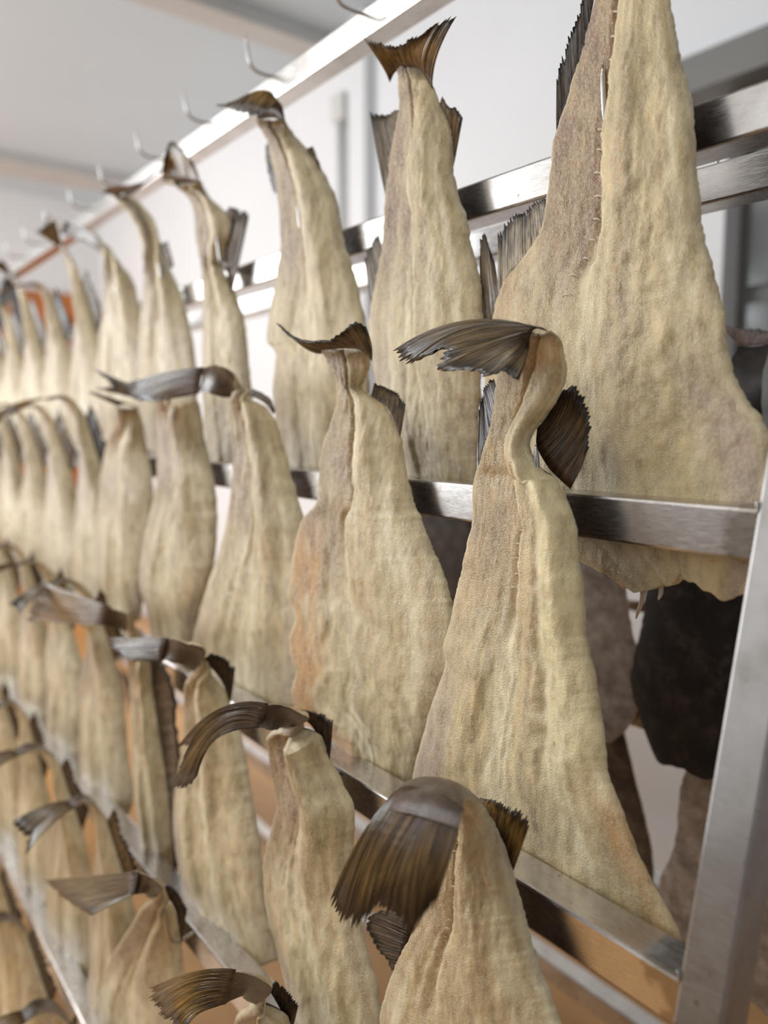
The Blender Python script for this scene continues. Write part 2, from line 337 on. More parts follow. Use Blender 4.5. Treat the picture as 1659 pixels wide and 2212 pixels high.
# ------------------------------------------------------------------ fish
CREAM, BROWN, OLIVE, PINK, AMBER, PALE = (.74, .575, .295), (.29, .165, .08), (.49, .37, .16), (.46, .335, .26), (.55, .27, .055), (.86, .745, .48)
def cmix(a, b, t): return tuple(x + (y - x) * t for x, y in zip(a, b))
def fish_body(par, rows, Yp, o):
    """rows: picture rows (v,uL,uR,yo[,tw]) or (uL,vL,uR,vR,yo[,tw]) from tail to belly on the plane y=Yp, or pairs of points."""
    Lp, Rp = [], []
    for r in rows:
        if isinstance(r[0], Vector): Lp.append(r[0]); Rp.append(r[1]); continue
        if len(r) in (4, 5) and not (len(r) == 5 and abs(r[4]) < .5 and abs(r[3]) > 5): uL, vL, uR, vR, yo, tw = r[1], r[0], r[2], r[0], r[3], (r[4] if len(r) > 4 else o.get('tw', 0))
        else: uL, vL, uR, vR, yo = r[:5]; tw = r[5] if len(r) > 5 else o.get('tw', 0)
        Lp.append(on(uL, vL, Yp + yo + tw)); Rp.append(on(uR, vR, Yp + yo - tw))
    ns, nt, sd = o.get('ns', 150), o.get('nt', 64), o.get('seed', 1)
    L, R = cr_pair(Lp, Rp, ns)
    so = Vector((sd * 7.13, sd * 3.7, sd * 1.9)); step = o.get('step', .005); lobe = o.get('lobe', .006); Tm = o.get('T', .010)
    ts0, ts1 = o.get('ts', (.12, .1)); se = o.get('step_end', .62)
    front, back, cols, uvs = [], [], [], []
    org = par.location
    surf = {}
    for i in range(ns):
        s = i / (ns - 1); a, b = L[i], R[i]
        T = (L[min(ns - 1, i + 1)] + R[min(ns - 1, i + 1)]) - (L[max(0, i - 1)] + R[max(0, i - 1)])
        wv = b - a; wd = wv.length; n = T.cross(wv)
        n = n.normalized() if n.length > 1e-9 else Vector((0, 1, 0))
        wn = wv.normalized()
        el = .0022 * noise.noise(a * 70 + so) + .0016 * noise.noise(a * 260 + so) ; er = .0022 * noise.noise(b * 70 - so) + .0016 * noise.noise(b * 260 - so)
        a2, b2 = a + wn * el * o.get('ragged', 1), b + wn * er * o.get('ragged', 1)
        ts = lerp(ts0, ts1, s) + .02 * math.sin(s * 9 + sd)
        th = Tm * (.55 + .6 * sst(.02, .35, s) - .35 * sst(.75, 1, s)) * (.12 + .88 * sst(0, .13, s)); tk = sst(.06, .26, s)
        bot = sst(.86, 1, s)
        for j in range(nt):
            t = -1 + 2 * j / (nt - 1); at = abs(t)
            p = a2.lerp(b2, (t + 1) / 2)
            q = p + so
            edge = (1 - at ** 5)
            h = th * edge ** .6
            sp = step * (1 - sst(se - .15, se, s)) * min(1, wd / .05) * tk
            dtn = t - ts + .018 * noise.noise(Vector((0, 3, q.z * 60))) + .012 * noise.noise(Vector((0, 7, q.z * 190)))
            h += 1.9 * sp * (sst(-.012, .024, dtn) - .5) * (1 - at ** 3)
            h -= .0035 * math.exp(-((dtn + .10) / .07) ** 2) * (1 - sst(se - .1, se, s)) * min(1, wd / .06)
            h += lobe * math.exp(-((dtn - .34) / .24) ** 2) * (1 - .6 * s) * min(1, wd / .06) * tk
            h += lobe * .55 * math.exp(-((dtn + .42) / .2) ** 2) * sst(.45, .7, s)
            h += .0016 * math.exp(-(dtn / .02) ** 2) * sst(se - .1, se + .05, s)
            h -= .0022 * math.exp(-((dtn + .30) / .06) ** 2) * sst(.3, .6, s)
            f = .0034 * fbm(Vector((q.x * 24, q.y * 24, q.z * 7)), 2) + .0014 * fbm(Vector((q.x * 90, q.y * 90, q.z * 26)), 2) + .0008 * fbm(Vector((q.x * 240, q.y * 240, q.z * 70)), 2)
            h += f * edge * min(1, wd / .04)
            if 'roll' in o: h += o['roll'] * sst(.12, .3, s) * (1 - sst(.7, .9, s)) * (math.exp(-((t - .78) / .17) ** 2) - .4 * math.exp(-((t - .5) / .06) ** 2))
            if 'lumps' in o: h += o['lumps'] * sst(.25, .4, s) * (1 - sst(.75, .9, s)) * sst(.1, .35, t) * edge * max(0, fbm(q * 55, 3) + .1)
            cu = o.get('curlR', 0) * max(0, (t - .35) / .65) ** 1.6 + o.get('curlL', 0) * max(0, (-t - .55) / .45) ** 2
            cu *= sst(.1, .3, s) * (1 - .5 * sst(.8, 1, s))
            bow = o.get('bow', .0) * (1 - t * t) * sst(.05, .3, s) + o.get('ped', .004) * (1 - t * t) * (1 - sst(.05, .3, s))
            dz = Vector((0, 0, bot * o.get('rag_bottom', .02) * (noise.noise(Vector((t * 1.8, sd, 0))) + .2 * noise.noise(Vector((t * 6, sd, 3))))))
            P = p + n * (cu + bow) + dz
            front.append(P + n * h - org)
            back.append(P - n * (.0012 + .35 * th * edge) - org)
            if j == int((ts - .15 + 1) / 2 * (nt - 1)): surf[i] = (P + n * h - org, n, wn)
            # colour of the flesh by zone
            nz = fbm(Vector((q.x * 22, q.y * 22, q.z * 7)), 3); nz2 = fbm(Vector((q.x * 60, q.y * 60, q.z * 16)) + so, 3)
            c = cmix(CREAM, OLIVE, min(1, max(0, .35 + nz * .7)))
            c = cmix(c, PALE, min(.8, max(0, nz2 * .8)) * .7)
            bd = noise.noise(Vector((t * 3.4 + sd * 5.3, s * 1.3, sd))) + .6 * noise.noise(Vector((t * 10 + sd, s * 2.2, sd)))
            c = cmix(c, PALE, min(.85, max(0, bd * 1.5 - .1))); c = cmix(c, (.40, .29, .15), min(.55, max(0, -bd * 1.2 - .1)))
            bw = (1 - sst(-.10, .0, dtn)) * (1 - sst(.38, .66, s)) * o.get('brown', .8)
            c = cmix(c, BROWN, min(1, max(0, bw * (.8 + nz2 * .5))))
            bw2 = .55 * math.exp(-((dtn - .30 - .08 * nz) / .09) ** 2) * sst(.1, .2, s) * (1 - sst(.55, .8, s))
            c = cmix(c, BROWN, bw2 * .6)
            pk = sst(.5, .72, s) * (1 - sst(-.72, -.40, t + nz * .15)) * o.get('pink', .7)
            pk = max(pk, sst(.5, .75, s) * sst(.62, .85, t + nz * .15) * o.get('pinkR', .35))
            c = cmix(c, PINK, pk)
            am = o.get('amber', 0) * sst(.35, .5, s) * (1 - sst(*o.get('amber_t', (-.8, -.45)), t + nz * .2)) * (.6 + nz2)
            c = cmix(c, AMBER, min(1, max(0, am)))
            c = cmix(c, PALE, sst(.9, .97, at) * .7)
            c = cmix(c, PALE, .75 * math.exp(-((dtn - .035) / .04) ** 2) * sst(.06, .14, s))  # paler line along the step edge
            amr = o.get('amberR', 0) * sst(.8, .97, t) * sst(.25, .4, s) * max(0, .4 + nz * 1.4)
            c = cmix(c, AMBER, min(.6, amr))
            if 'roll' in o: c = cmix(c, (.84, .72, .40), .8 * sst(.48, .62, t) * sst(.15, .3, s) * (1 - sst(.7, .85, s)))
            tip = 1 - sst(.0, o.get('tipdark', .05), s)
            c = cmix(c, (.22, .17, .14), tip * .8)
            cols.append(c); uvs.append((t, s))
    fs = [(i * nt + j, (i + 1) * nt + j, (i + 1) * nt + j + 1, i * nt + j + 1) for i in range(ns - 1) for j in range(nt - 1)]
    # rim: join the front to the back along the outline with a rounded edge
    ring = [j for j in range(nt)] + [i * nt + nt - 1 for i in range(1, ns)] + [(ns - 1) * nt + j for j in range(nt - 2, -1, -1)] + [i * nt for i in range(ns - 2, 0, -1)]
    vs = list(front); k0 = len(vs)
    for r in ring: vs.append(back[r]); cols.append(cmix(cols[r], PALE, .35)); uvs.append(uvs[r])
    nr = len(ring)
    fs += [(ring[k], ring[(k + 1) % nr], k0 + (k + 1) % nr, k0 + k) for k in range(nr)]
    fs = [tuple(reversed(f)) for f in fs]
    fl = link('flesh', mesh('flesh', vs, fs, True, cols, uvs), FLESH, par)
    bs = [(i * nt + j, i * nt + j + 1, (i + 1) * nt + j + 1, (i + 1) * nt + j) for i in range(ns - 1) for j in range(nt - 1)]
    sk = link('skin', mesh('skin', back, [tuple(reversed(f)) for f in bs]), o.get('skin', SKIN), par)
    surf['flesh'] = fl
    return surf, L, R
VERT = None
def vertebrae(par, surf, s0, s1, count, size):
    global VERT
    if VERT is None:
        pth = [Vector((math.sin(a) * .0042, 0, -math.cos(a) * .0022)) for a in [(-1.25 + 2.5 * k / 8) for k in range(9)]]
        vs, fs = [], []
        for i, p in enumerate(pth):
            r = .0008 * (1 - .75 * abs(i - 4) / 4)
            for k in range(6):
                th = 2 * math.pi * k / 6; vs.append(p + Vector((0, math.cos(th) * r, math.sin(th) * r)))
        for i in range(8):
            for k in range(6): fs.append((i * 6 + k, i * 6 + (k + 1) % 6, i * 6 + 6 + (k + 1) % 6, i * 6 + 6 + k))
        VERT = mesh('vertebra', vs, fs); VERT.materials.append(m_plain('bone_white', (.62, .50, .38), .3, .05))
    par = surf.pop('flesh'); ks = sorted(surf); n = len(ks)
    for c in range(count):
        p, nn, wn = surf[ks[int(lerp(s0, s1, c / (count - 1)) * (n - 1))]]
        o = link('vertebra', VERT, None, par)
        x = wn; y = nn; z = x.cross(y)
        M = Matrix((x, y, z)).transposed().to_4x4(); M = M @ Matrix.Diagonal((size, 1, size, 1)); M.translation = p + nn * .0003
        o.matrix_local = M
FINCOL = {'rust': ((.22, .15, .12), (.25, .17, .135), (.10, .07, .06)), 'dark': ((.085, .052, .03), (.115, .078, .038), (.02, .015, .012)), 'amber': ((.10, .06, .03), (.21, .135, .045), (.035, .026, .02)),
          'black': ((.03, .02, .016), (.05, .035, .024), (.012, .009, .008)), 'pale': ((.36, .32, .24), (.27, .25, .21), (.03, .025, .024)),
          'olive': ((.12, .088, .052), (.145, .11, .062), (.03, .023, .017))}
def fin(par, name, base, mid, tip, Yp=None, nrays=22, m=9, seed=1, rag=.10, col='dark', corr=.0008, thick=.0005):
    def w3(pl): return [p if isinstance(p, Vector) else on(p[0], p[1], Yp + (p[2] if len(p) > 2 else 0)) for p in pl]
    rnd = random.Random(seed); n = nrays * 2 + 1
    A, B, D = (cr(w3(base), n), cr(w3(mid), n) if mid else None, cr(w3(tip), n))
    if B is None: B = [a.lerp(d, .5) for a, d in zip(A, D)]
    org = par.location; f, bk, cols, uvs = [], [], [], []
    c0, c1, c2 = FINCOL[col]
    grid = []
    cut = [rnd.uniform(0, rag) for _ in range(n)]
    slow = [noise.noise(Vector((i * .35, seed * 3.1, 0))) for i in range(n)]
    for i in range(n):
        ctrl = B[i] * 2 - (A[i] + D[i]) * .5
        e = 1 - cut[i] * (.55 if i % 2 == 0 else 1.0) - (rag * .35 if i % 2 else 0) - rag * 1.6 * max(0, slow[i]) ** 1.3
        row = []
        for k in range(m):
            t = k / (m - 1) * e
            row.append(A[i] * (1 - t) ** 2 + ctrl * 2 * t * (1 - t) + D[i] * t * t)
        grid.append(row)
    for i in range(n):
        for k in range(m):
            p = grid[i][k]
            du = grid[min(n - 1, i + 1)][k] - grid[max(0, i - 1)][k]; dv = grid[i][min(m - 1, k + 1)] - grid[i][max(0, k - 1)]
            nn = du.cross(dv); nn = nn.normalized() if nn.length > 1e-12 else Vector((0, 1, 0))
            off = corr * (1 if i % 2 else -1) * sst(0, .3, k / (m - 1)) + .0025 * slow[i] * k / (m - 1)
            p = p + nn * off
            f.append(p + nn * thick - org); bk.append(p - nn * thick - org)
            t = k / (m - 1); st = .5 + .5 * noise.noise(Vector((i * .9, seed, t * 1.5)))
            c = cmix(cmix(c0, c1, sst(0, .55, t)), c2, sst(.55 + .25 * st, 1, t))
            c = tuple(x * (.65 + .7 * st) for x in c)
            cols.append(c); uvs.append((i * .5, t))
    N0 = n * m
    fs = []
    for i in range(n - 1):
        for k in range(m - 1):
            q = (i * m + k, (i + 1) * m + k, (i + 1) * m + k + 1, i * m + k + 1)
            fs.append(q); fs.append(tuple(N0 + x for x in reversed(q)))
    ring = [i * m for i in range(n)] + [(n - 1) * m + k for k in range(1, m)] + [i * m + m - 1 for i in range(n - 2, -1, -1)] + [k for k in range(m - 2, 0, -1)]
    nr = len(ring)
    fs += [(ring[(k + 1) % nr], ring[k], N0 + ring[k], N0 + ring[(k + 1) % nr]) for k in range(nr)]
    return link(name, mesh(name, f + bk, fs, True, cols + cols, uvs + uvs), FIN, par)

ROW = {1: 'top', 2: 'second', 3: 'third', 4: 'fourth', 5: 'lowest'}
ORD = ['first', 'second', 'third', 'fourth', 'fifth', 'sixth', 'seventh', 'eighth', 'ninth', 'tenth', 'eleventh']
def fish(lv, n, label):
    y, z = BAR[lv]
    e = empty('salted_cod', (HX[n], y + .03, z + EYE))
    return tag(e, label, 'fish', 'salted cod on the %s row' % ROW[lv])
Y1, Y2, Y3, Y4, Y5 = (BAR[k][0] + .028 for k in (1, 2, 3, 4, 5))

# A: the big one by the near post on the top row
A = fish(1, 0, 'largest split salted cod on the top row beside the window, tail above the frame')
surf, _, _ = fish_body(A, [(-190, 1330, 1415, .012), (-100, 1312, 1425, .006), (0, 1287, 1446, .004), (100, 1262, 1466, .002), (200, 1232, 1497, .0), (270, 1211, 1504, 0), (310, 1198, 1508, 0), (400, 1187, 1517, 0), (480, 1176, 1523, 0), (515, 1160, 1531, 0), (560, 1130, 1541, 0), (605, 1093, 1555, 0), (650, 1073, 1566, 0), (720, 1060, 1577, 0), (800, 1050, 1590, 0), (860, 1050, 1620, 0), (905, 1055, 1655, 0), (970, 1060, 1676, 0), (1080, 1090, 1684, -.002), (1180, 1180, 1665, -.004), (1262, 1300, 1615, -.004)], Y1,
    dict(ns=230, nt=110, seed=3, T=.013, step=.006, lobe=.007, ts=(-.12, .06), step_end=.55, tw=.0, rag_bottom=.035, brown=1.0, pink=.15, pinkR=.8, amber=.35, curlR=.006, lumps=.0035))
vertebrae(A, surf, .10, .52, 15, 1.5)
fin(A, 'tail_fin', [(1333, -185, .014), (1372, -190, .016), (1413, -185, .014)], None, [(1285, -330, .05), (1370, -300, .055), (1470, -330, .05)], Y1, 20, 8, 5)
fin(A, 'dorsal_fin', [(1292, -50, -.004), (1264, 90, -.004), (1234, 205, -.004), (1203, 300, -.004)], None, [(1285, -140, -.004), (1256, 5, -.006), (1226, 85, -.007), (1203, 165, -.007)], Y1, 26, 7, 6, .12, 'black')
fin(A, 'anal_fin', [(1184, 462, -.004), (1163, 515, -.004), (1133, 563, -.004), (1097, 603, -.004), (1078, 660, -.004)], None, [(1182, 426, -.006), (1160, 434, -.008), (1130, 450, -.008), (1100, 472, -.008), (1077, 498, -.008)], Y1, 20, 9, 7, .13, 'pale')
fin(A, 'pelvic_fin', [(1082, 640, -.006), (1062, 700, -.006), (1042, 745, -.006)], None, [(1066, 560, -.008), (1042, 492, -.008), (1036, 550, -.008)], Y1, 8, 9, 8, .05, 'olive')

SHRED = m_plain('torn_flesh', (.55, .43, .31), .35, .15, 60)
for pth in ([(1392, 1268, -.004), (1386, 1300, -.002), (1378, 1322, 0), (1374, 1336, 0)], [(1425, 1258, -.004), (1428, 1278, -.002), (1422, 1296, .002)], [(1345, 1232, -.004), (1349, 1258, -.001), (1346, 1276, 0)], [(1488, 1236, -.004), (1478, 1248, .002), (1470, 1246, .006)]):
    p = cr([on(u, v, Y1 + yy) - A.location for u, v, yy in pth], 9)
    link('shred', tube_mesh('shred', p, .0032, 6, [1.3, 1.1, .9, .8, .75, .7, .6, .45, .2]), SHRED, A)
# B: the front fish of the second row
B = fish(2, 0, 'salted cod nearest the post on the second row, tail flopped forward over its twisted neck')
surf, _, _ = fish_body(B, [(1140, 712, 1188, 716, .034, 0), (1120, 728, 1207, 733, .022, .0), (770, 1096, 1219, .014), (802, 1079, 1224, .008), (843, 1071, 1216, .005), (903, 1066, 1180, .004), (954, 1052, 1153, .006), (998, 1038, 1176, .004), (1025, 1028, 1211, .0), (1065, 1023, 1236, 0), (1126, 1021, 1259, 0), (1170, 1011, 1265, 0), (1224, 1001, 1270, 0), (1270, 989, 1278, 0), (1310, 981, 1282, 0), (1355, 971, 1284, 0), (1395, 960, 1288, 0), (1437, 963, 1301, 0), (1479, 950, 1308, 0), (1536, 929, 1317, 0), (1582, 917, 1323, 0), (1630, 902, 1328, 0), (1680, 893, 1338, 0), (888, 1720, 1368, 1760, -.001), (884, 1755, 1400, 1850, -.003), (886, 1790, 1442, 1938, -.005), (895, 1830, 1474, 2005, -.006), (905, 1862, 1490, 2075, -.006)], Y2,
    dict(ns=230, nt=110, seed=5, T=.012, step=.006, lobe=.008, ts=(.25, .03), step_end=.60, tw=.003, rag_bottom=.004, curlR=.012, roll=.008, lumps=.002, ragged=.6, brown=.6, pink=.8, pinkR=.1, amberR=.9))
vertebrae(B, surf, .16, .46, 14, 1.25)
fin(B, 'tail_fin', [(1184, 716, .034), (1172, 708, .036), (1156, 710, .038), (1146, 722, .038), (1142, 742, .036)], [(1000, 694, .05), (1000, 706, .052), (1020, 716, .054), (1035, 738, .055), (1060, 752, .055), (1088, 762, .054), (1112, 768, .052), (1138, 775, .048)],
    [(845, 762, .055), (862, 782, .057), (892, 786, .058), (958, 752, .06), (937, 802, .066), (975, 803, .066), (1020, 804, .066), (1047, 816, .066), (1082, 806, .064), (1120, 826, .06)], Y2, 34, 12, 11, .06, 'olive')
fin(B, 'anal_fin', [(1074, 845, -.006), (1069, 903, -.006), (1052, 968, -.006), (1034, 1020, -.006)], None, [(1068, 818, -.012), (1054, 824, -.012), (1045, 846, -.012), (1038, 880, -.012)], Y2, 14, 8, 12, .08, 'black')
fin(B, 'dorsal_fin', [(1160, 925, -.005), (1160, 965, -.006), (1185, 1010, -.008), (1212, 1038, -.009), (1232, 1056, -.009)], [(1185, 890, -.012), (1205, 900, -.014), (1228, 935, -.016), (1248, 965, -.016), (1258, 1000, -.014)], [(1196, 858, -.014), (1236, 828, -.016), (1262, 855, -.016), (1275, 905, -.016), (1264, 975, -.014)], Y2, 20, 9, 13, .06, 'dark')

# C: second on the top row, tail spread like a crown
Cf = fish(1, 1, 'salted cod second from the post on the top row, tail spread upright like a crown')
surf, _, _ = fish_body(Cf, [(140, 857, 905, .004), (158, 858, 915, .003), (178, 860, 930, .002), (200, 861, 940, .0), (230, 863, 953, 0), (260, 858, 966, 0), (293, 852, 973, 0), (336, 845, 979, 0), (374, 840, 979, 0), (399, 837, 986, 0), (434, 833, 991, 0), (461, 832, 1005, 0), (502, 830, 1013, 0), (548, 825, 1021, 0), (600, 815, 1035, 0), (660, 804, 1041, 0), (720, 799, 1042, 0), (820, 812, 1037, 0), (920, 838, 1033, -.002), (1000, 858, 1029, -.004), (1075, 880, 1024, -.005)], Y1,
    dict(ns=190, nt=80, seed=8, T=.012, step=.009, lobe=.007, ts=(.02, .05), step_end=.8, tw=.004, brown=.95, pink=.5, tipdark=.04))
fin(Cf, 'tail_fin', [(842, 178, .004), (855, 155, .006), (880, 146, .007), (908, 150, .006), (934, 192, .002)], [(822, 138, .02), (843, 118, .022), (880, 108, .022), (915, 108, .02), (944, 120, .012)], [(784, 80, .05), (816, 92, .045), (857, 102, .04), (890, 82, .035), (915, 76, .032), (940, 50, .03), (990, 28, .03)], Y1, 26, 10, 21, .06, 'amber')
fin(Cf, 'anal_fin', [(864, 238, -.004), (855, 290, -.004), (842, 358, -.004), (834, 430, -.004)], None, [(852, 238, -.006), (840, 246, -.008), (822, 244, -.008), (800, 241, -.008)], Y1, 20, 8, 22, .08, 'olive')
fin(Cf, 'dorsal_fin', [(948, 225, -.006), (964, 262, -.006), (975, 330, -.006), (976, 375, -.006)], None, [(957, 207, -.008), (968, 228, -.009), (986, 230, -.009), (998, 250, -.009)], Y1, 16, 8, 23, .08, 'amber')
fin(Cf, 'pelvic_fin', [(828, 540, -.006), (819, 600, -.006), (806, 690, -.006)], None, [(818, 504, -.009), (804, 520, -.009), (788, 555, -.01)], Y1, 14, 8, 24, .08, 'olive')

# D
D = fish(1, 2, 'salted cod third from the post on the top row, dark tail folded like a cap')
fish_body(D, [(256, 554, 614, .03), (270, 556, 620, .02), (291, 571, 636, .012), (323, 582, 664, .006), (367, 592, 696, .002), (434, 602, 727, 0), (522, 609, 743, 0), (601, 598, 768, 0), (690, 583, 787, 0), (740, 580, 792, 0), (765, 598, 794, 0), (850, 592, 796, -.001), (930, 602, 796, -.003), (1020, 614, 790, -.005)], Y1,
    dict(ns=130, nt=60, seed=9, T=.013, step=.006, lobe=.010, ts=(.05, .0), tw=.012, brown=.9, pink=.3))
fin(D, 'tail_fin', [(553, 262, .03), (572, 256, .03), (596, 256, .03), (616, 264, .026)], [(540, 232, .045), (548, 206, .045), (576, 196, .042), (602, 222, .034)], [(466, 228, .075), (522, 246, .07), (545, 252, .065), (580, 244, .06)], Y1, 18, 10, 31, .03, 'amber')
fin(D, 'dorsal_fin', [(660, 322, -.004), (692, 368, -.004)], None, [(676, 315, -.008), (692, 355, -.008)], Y1, 8, 6, 32, .1, 'olive')
fin(D, 'anal_fin', [(576, 310, -.004), (590, 355, -.004), (600, 410, -.004)], None, [(574, 330, -.008), (580, 375, -.008), (594, 420, -.006)], Y1, 10, 6, 33, .1, 'black')
# E
E_ = fish(1, 3, 'salted cod fourth from the post on the top row, pointed tail and wavy flank')
fish_body(E_, [(345, 392, 425, 396, .035, 0), (392, 374, 436, .026), (408, 388, 441, .014), (430, 408, 458, .006), (459, 421, 489, .002), (481, 423, 502, 0), (510, 425, 502, 0), (554, 433, 488, 0), (580, 436, 482, 0), (605, 438, 495, 0), (640, 440, 511, 0), (700, 441, 529, 0), (800, 440, 538, 0), (900, 442, 550, -.002), (1000, 450, 555, -.005)], Y1,
    dict(ns=120, nt=54, seed=11, T=.012, step=.005, lobe=.008, tw=.012, brown=.9, pink=.3))
fin(E_, 'tail_fin', [(350, 388, .035), (385, 392, .035), (432, 396, .03)], [(350, 372, .045), (384, 352, .045), (424, 368, .035)], [(346, 378, .06), (352, 358, .06), (369, 304, .055), (412, 345, .045)], Y1, 16, 8, 34, .02, 'amber')
fin(E_, 'dorsal_fin', [(488, 458, -.006), (500, 490, -.006), (486, 554, -.006), (500, 640, -.006)], None, [(496, 446, -.012), (512, 448, -.014), (528, 453, -.014), (538, 460, -.014)], Y1, 16, 7, 35, .08, 'dark')
# F, G
F_ = fish(1, 4, 'salted cod fifth from the post on the top row, slim neck bent to the rail')
fish_body(F_, [(255, 420, 272, 418, .04, 0), (430, 250, 281, .03), (463, 281, 308, .012), (511, 301, 338, .004), (571, 309, 364, 0), (632, 311, 391, 0), (707, 304, 410, 0), (790, 300, 422, 0), (900, 305, 425, -.002), (980, 320, 420, -.005)], Y1,
    dict(ns=100, nt=48, seed=12, T=.014, step=.005, lobe=.008, tw=.02, brown=.9, pink=.3))
fin(F_, 'tail_fin', [(252, 425, .04), (265, 418, .042), (280, 424, .04)], None, [(216, 414, .06), (237, 400, .06), (300, 396, .05), (348, 370, .04)], Y1, 16, 8, 36, .04, 'dark')
fin(F_, 'dorsal_fin', [(345, 528, -.006), (368, 580, -.006)], None, [(362, 520, -.01), (376, 572, -.01)], Y1, 8, 6, 37, .12, 'dark')
G_ = fish(1, 5, 'salted cod sixth from the post on the top row, amber tail pointing left')
fish_body(G_, [(140, 482, 140, 508, .045, 0), (170, 487, 165, 515, .035, 0), (215, 518, 198, 530, .015, .0), (586, 222, 275, .004), (662, 226, 300, 0), (752, 214, 312, 0), (850, 210, 320, -.001), (960, 225, 318, -.005)], Y1,
    dict(ns=90, nt=44, seed=13, T=.013, step=.005, lobe=.008, tw=.02, brown=.8, pink=.3))
fin(G_, 'tail_fin', [(148, 480, .045), (142, 493, .045), (138, 507, .045)], None, [(103, 462, .06), (97, 480, .06), (104, 498, .06)], Y1, 10, 7, 38, .05, 'amber')

# J, K, L, M on the second row
J = fish(2, 1, 'salted cod second from the post on the second row, orange belly flap on its left')
surf, _, _ = fish_body(J, [(752, 692, 800, .022), (773, 703, 800, .014), (808, 721, 795, .008), (840, 729, 786, .004), (872, 728, 826, .002), (913, 718, 852, .0), (951, 706, 866, 0), (992, 698, 872, 0), (1030, 695, 879, 0), (1085, 690, 894, 0), (1120, 660, 908, 0), (1172, 645, 929, 0), (1250, 634, 962, 0), (1290, 628, 971, 0), (1326, 645, 979, 0), (1380, 632, 984, 0), (1430, 638, 983, 0), (1450, 646, 980, 0), (1494, 636, 968, 0), (1525, 648, 960, -.001), (1558, 692, 946, -.002), (1600, 732, 932, -.003), (1640, 750, 918, -.005), (754, 1675, 905, 1745, -.006)], Y2,
    dict(ns=200, nt=90, seed=14, T=.013, step=.004, lobe=.009, ts=(.05, -.12), step_end=.6, tw=.010, brown=.75, pink=.2, amber=1.7, amber_t=(-.62, -.38), curlL=.004, rag_bottom=.006))
vertebrae(J, surf, .17, .50, 14, .9)
fin(J, 'tail_fin', [(692, 764, .022), (715, 755, .026), (750, 752, .026), (782, 757, .024), (803, 780, .018)], [(652, 748, .04), (692, 744, .042), (735, 738, .04), (772, 728, .034), (803, 745, .02)], [(595, 696, .06), (636, 733, .06), (696, 738, .058), (722, 729, .054), (744, 710, .046), (768, 692, .04), (790, 706, .03)], Y2, 24, 10, 41, .05, 'olive')
fin(J, 'dorsal_fin', [(800, 858, -.006), (830, 874, -.006), (850, 905, -.006), (864, 945, -.006)], None, [(808, 825, -.012), (830, 834, -.014), (858, 847, -.014), (875, 868, -.014)], Y2, 18, 8, 42, .10, 'olive')
K = fish(2, 2, 'salted cod third from the post on the second row, shiny tail arching left')
fish_body(K, [(436, 796, 430, 846, .05, 0), (470, 790, 456, 850, .045, 0), (508, 812, 488, 858, .03, 0), (868, 497, 555, .014), (900, 500, 590, .006), (970, 506, 614, 0), (1038, 503, 632, 0), (1122, 492, 655, 0), (1196, 474, 662, 0), (1257, 452, 664, 0), (1341, 428, 662, 0), (1400, 415, 655, -.002), (1470, 412, 650, -.004), (1530, 440, 645, -.006)], Y2,
    dict(ns=130, nt=64, seed=15, T=.013, step=.006, lobe=.010, ts=(.02, .05), tw=.014, brown=.8, pink=.4))
fin(K, 'tail_fin', [(440, 793, .05), (434, 815, .05), (430, 850, .05)], [(365, 803, .065), (362, 830, .068), (372, 862, .07)], [(268, 830, .08), (286, 862, .085), (326, 868, .086), (366, 862, .08)], Y2, 20, 10, 43, .05, 'dark')
fin(K, 'dorsal_fin', [(530, 850, -.002), (570, 870, -.004), (590, 895, -.006)], None, [(545, 838, -.006), (582, 858, -.01), (594, 885, -.01)], Y2, 10, 6, 44, .1, 'dark')
L_ = fish(2, 3, 'salted cod fourth from the post on the second row, thin tail lobes over its shoulder')
fish_body(L_, [(300, 838, 306, 862, .05, 0), (345, 836, 350, 858, .036, 0), (862, 338, 420, .016), (903, 340, 434, .006), (970, 341, 446, 0), (1038, 340, 461, 0), (1122, 324, 469, 0), (1206, 307, 463, 0), (1257, 304, 450, 0), (1325, 322, 430, -.002), (1400, 335, 418, -.005)], Y2,
    dict(ns=110, nt=56, seed=16, T=.014, step=.007, lobe=.011, ts=(-.05, .12), tw=.016, brown=.8, pink=.6))
fin(L_, 'tail_fin', [(302, 838, .05), (300, 850, .05), (306, 863, .05)], None, [(203, 798, .075), (240, 832, .08), (205, 838, .085)], Y2, 12, 8, 45, .05, 'dark')
M_ = fish(2, 4, 'salted cod fifth from the post on the second row, pale and narrow')
fish_body(M_, [(880, 252, 296, .02), (909, 248, 306, .008), (970, 230, 317, 0), (1071, 216, 331, 0), (1172, 214, 326, 0), (1274, 218, 312, -.002), (1350, 236, 302, -.005)], Y2,
    dict(ns=90, nt=48, seed=17, T=.014, step=.006, lobe=.010, tw=.016, brown=.6, pink=.6))
fin(M_, 'tail_fin', [(254, 878, .024), (275, 872, .026), (296, 880, .022)], None, [(190, 845, .07), (215, 852, .08), (240, 862, .075)], Y2, 10, 7, 46, .05, 'dark')

